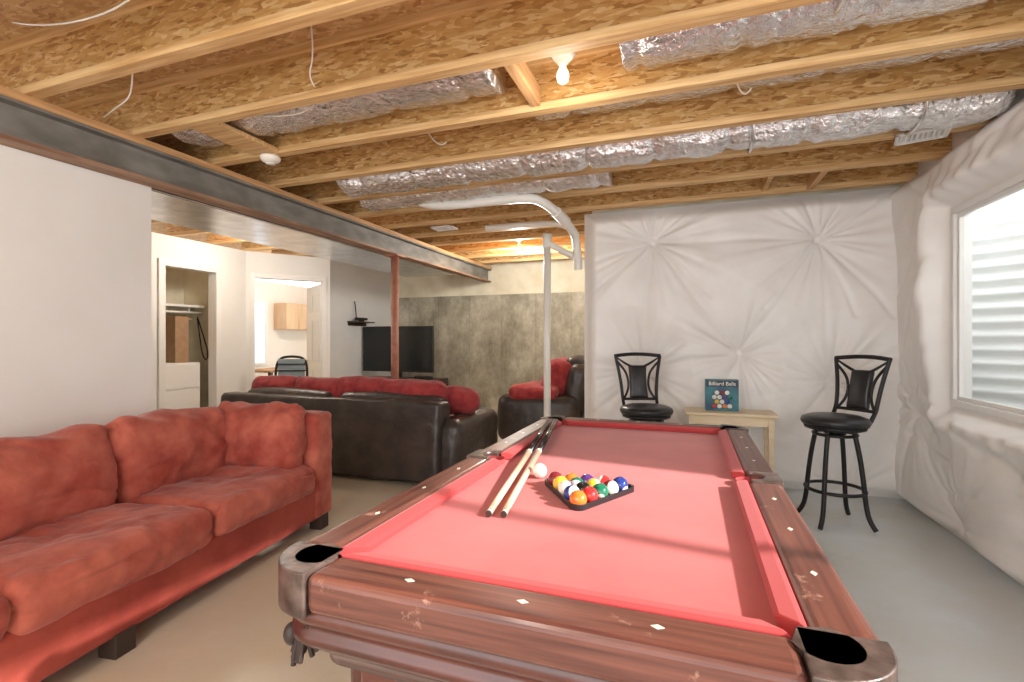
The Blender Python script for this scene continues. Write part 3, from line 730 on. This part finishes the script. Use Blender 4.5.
TV=empty('television',(-4.49,6.93,0),R(-3))
box('body',-.68,.68,.0,.05,.80,1.54,M['bezel'],TV,bevel=.006)
box('screen',-.66,.66,-.006,.0,.83,1.525,M['tv'],TV)
box('neck',-.08,.08,.01,.05,.71,.82,M['bezel'],TV); box('foot',-.28,.28,-.1,.14,.70,.715,M['bezel'],TV,bevel=.004)
TS=empty('tv_stand')
box('top',-5.15,-3.70,6.72,7.22,.66,.70,M['dkwood'],TS,bevel=.005)
box('shelf',-5.11,-3.74,6.74,7.2,.36,.39,M['dkwood'],TS); box('bottom',-5.11,-3.74,6.74,7.2,.06,.10,M['dkwood'],TS)
boxes('sides',[(-5.15,-5.11,6.72,7.22,0,.66),(-3.74,-3.70,6.72,7.22,0,.66),(-4.42,-4.39,6.74,7.2,.1,.66)],M['dkwood'],TS)
MC=empty('media_console_device')
box('case',-4.05,-3.75,6.73,6.80,.70,.76,M['bezel'],MC,bevel=.01); box('front_panel',-4.03,-3.77,6.725,6.73,.715,.745,M['tv'],MC)
WS=empty('wall_shelf')
box('plank',-5.2,-5.02,6.6,7.1,1.60,1.62,M['dkwood'],WS); box('bracket',-5.2,-5.18,6.62,7.08,1.55,1.6,M['dkwood'],WS)
SK=empty('game_sensor')
box('sensor_bar',-5.15,-5.09,6.72,7.0,1.645,1.685,M['bezel'],SK,bevel=.01); box('sensor_base',-5.15,-5.09,6.82,6.9,1.62,1.65,M['bezel'],SK)
tube('hanging_cable',[(-5.17,6.8,1.62),(-5.16,6.78,1.8),(-5.17,6.75,1.95)],.008,M['bezel'])
DC=empty('office_chair',(-5.12,5.22,0),R(25))
soft('seat',(.46,.46,.07),(0,0,.50),M['blackpad'],DC,r=.03,puff=(0,0,.01),n=8)
tube('back_frame',[(-.2,.2,.52),(-.22,.25,.8),(-.19,.27,1.06),(0,.28,1.09),(.19,.27,1.06),(.22,.25,.8),(.2,.2,.52)],.018,M['black'],DC)
box('back_mesh',-.18,.18,.245,.26,.64,1.05,M['greymesh'],DC,bevel=.004)
boxes('slats',[(-.19,.19,.235,.27,.70+.09*i,.715+.09*i) for i in range(4)],M['black'],DC)
for s_ in (-1,1): tube('armrest',[(s_*.22,.18,.7),(s_*.25,0,.72),(s_*.25,-.18,.70),(s_*.22,-.18,.52)],.018,M['black'],DC)
cyl('column',(0,0,.1),(0,0,.48),.028,.028,M['black'],DC)
for i in range(5):
    a=2*math.pi*i/5; tube('spoke',[(0,0,.12),(.15*math.cos(a),.15*math.sin(a),.10),(.27*math.cos(a),.27*math.sin(a),.065)],.016,M['black'],DC)
    sphere('caster',(.27*math.cos(a),.27*math.sin(a),.028),.028,M['black'],DC)

# ------------------------------------------------------------------ bar stools
def stool(x,y,rz):
    e=empty('bar_stool',(x,y,0),rz)   # back is towards local +y
    B=M['black']
    lathe('seat_cushion',[(.17,0),(.205,.008),(.215,.03),(.205,.055),(.16,.072),(.05,.078),(.003,.079)],(0,0,.70),M['blackpad'],e,seg=40)
    lathe('seat_pan',[(.16,-.03),(.19,-.02),(.195,0)],(0,0,.70),B,e,seg=32)
    lathe('swivel',[(.07,-.06),(.07,-.03),(.10,-.03)],(0,0,.70),B,e,seg=24)
    ring=[(.135*math.cos(R(a)),.135*math.sin(R(a)),.64) for a in range(0,360,20)]
    tube('top_ring',ring,.011,B,e,cyclic=True)
    for k in range(4):
        a=R(45+90*k)-rz+R(12); c,s_=math.cos(a),math.sin(a)
        tube('leg_%d'%(k+1),[(c*.12,s_*.12,.66),(c*.145,s_*.145,.56),(c*.175,s_*.175,.34),(c*.19,s_*.19,.16),(c*.215,s_*.215,.06),(c*.25,s_*.25,.016)],.016,B,e)
    ring=[(.185*math.cos(R(a)),.185*math.sin(R(a)),.25) for a in range(0,360,15)]
    tube('foot_ring',ring,.012,B,e,cyclic=True)
    def bp(x,z):
        return (x,.175+.10*(z-.74)/.44+.04*(1-(x/.2)**2),z)
    for s_ in (-1,1):
        tube('upright',[(s_*.14,.13,.70),bp(s_*.145,.78),bp(s_*.15,.90),bp(s_*.17,1.05),bp(s_*.195,1.17)],.014,B,e)
        tube('bow_strip',[bp(s_*.19,1.13),bp(s_*.12,1.06),bp(s_*.085,.97),bp(s_*.09,.86),bp(s_*.145,.79)],.010,B,e)
        tube('cross_strip',[bp(s_*.19,1.16),bp(s_*.05,1.05),bp(-s_*.05,1.07),bp(-s_*.19,1.16)],.006,B,e)
    tube('top_rail',[bp(-.20,1.17),bp(-.1,1.182),bp(0,1.185),bp(.1,1.182),bp(.20,1.17)],.016,B,e)
    tube('low_rail',[bp(-.135,.80),bp(0,.80),bp(.135,.80)],.012,B,e)
    soft('back_pad',(.165,.035,.29),(0,.175+.045+.04,.945),M['blackpad'],e,r=.016,puff=(-.02,.012,0),rot=(R(-12.5),0,0),n=10,wr=.001)
    return e
stool(-.34,4.20,R(20))
stool(.97,4.10,R(-50))

T=empty('side_table')
tx0,tx1,ty0,ty1=-.04,.66,4.38,4.72
box('top',tx0,tx1,ty0,ty1,.685,.71,M['pine'],T,bevel=.005)
boxes('apron',[(tx0+.04,tx1-.04,ty0+.03,ty0+.05,.61,.685),(tx0+.04,tx1-.04,ty1-.05,ty1-.03,.61,.685),(tx0+.03,tx0+.05,ty0+.04,ty1-.04,.61,.685),(tx1-.05,tx1-.03,ty0+.04,ty1-.04,.61,.685)],M['pine'],T)
for i,(x,y) in enumerate([(tx0+.05,ty0+.05),(tx1-.05,ty0+.05),(tx0+.05,ty1-.05),(tx1-.05,ty1-.05)]):
    bm=bmesh.new(); a=.024;b=.014
    vs=[bm.verts.new((x+sx*b,y+sy*b,0)) for sx,sy in ((-1,-1),(1,-1),(1,1),(-1,1))]+[bm.verts.new((x+sx*a,y+sy*a,.685)) for sx,sy in ((-1,-1),(1,-1),(1,1),(-1,1))]
    for f in [(0,3,2,1),(4,5,6,7),(0,1,5,4),(1,2,6,5),(2,3,7,6),(3,0,4,7)]: bm.faces.new([vs[k] for k in f])
    frombm('leg_%d'%(i+1),bm,M['pine'],T,bevel=.003)
G=empty('billiard_ball_box',(.25,4.56,.71),R(4))
box('carton',-.13,.13,-.035,.035,0,.265,mat('box_navy',(.02,.07,.13),.4,col2=(.03,.20,.24),nscale=2),G,bevel=.002)
box('title_band',-.123,.123,-.037,-.035,.205,.255,mat('box_title',(.015,.02,.03),.4),G)
tx=bpy.data.curves.new('title','FONT'); tx.body='Billiard Balls'; tx.size=.044; tx.align_x='CENTER'; tx.extrude=.0004
tx.materials.append(M['ivory']); to=bpy.data.objects.new('title_text',tx); link(to,G); to.location=(0,-.0385,.216); to.rotation_euler=(R(90),0,0)
k=0
for r_ in range(4):
    for c_ in range(4-(r_%2)):
        i=[3,9,5,10,1,14,2,11,13,4,6,15,7,12,8][k%15]; k+=1
        x=-.06+c_*.040+(r_%2)*.02; z=.04+r_*.038
        c=cols[i if i<=8 else i-8]
        q=lathe('printed_ball',[(.019,0),(.014,.0015),(.001,.002)],(0,0,0),mat('print_%d'%k,c if i<=8 else (.8,.78,.7),.4),G,seg=16)
        q.location=(x,-.035,z); q.rotation_euler=(R(90),0,0)

# ------------------------------------------------------------------ world, sun, camera
w=bpy.data.worlds.new('World'); S.world=w; w.use_nodes=True
bg=w.node_tree.nodes['Background']; bg.inputs[0].default_value=(.95,.975,1,1); bg.inputs[1].default_value=4.1
sl=bpy.data.lights.new('sun','SUN'); sl.energy=8.5; sl.angle=R(2.0); sl.color=(1,.97,.94)
so=bpy.data.objects.new('sun',sl); COL.objects.link(so)
az=R(-8); el=R(27)
tosun=Vector((math.cos(az)*math.cos(el),math.sin(az)*math.cos(el),math.sin(el)))
so.rotation_euler=(-tosun).to_track_quat('-Z','Y').to_euler(); so.location=(5,0,4)

cam=bpy.data.cameras.new('camera'); cam.sensor_width=36; cam.lens=495/1024*36; cam.clip_start=.05
co=bpy.data.objects.new('camera',cam); COL.objects.link(co)
co.location=(0,0,1.3); co.rotation_euler=(R(90),0,R(19.8))
S.camera=co
try:
    S.view_settings.view_transform='Standard'; S.view_settings.look='None'
except Exception as ex: print(ex)
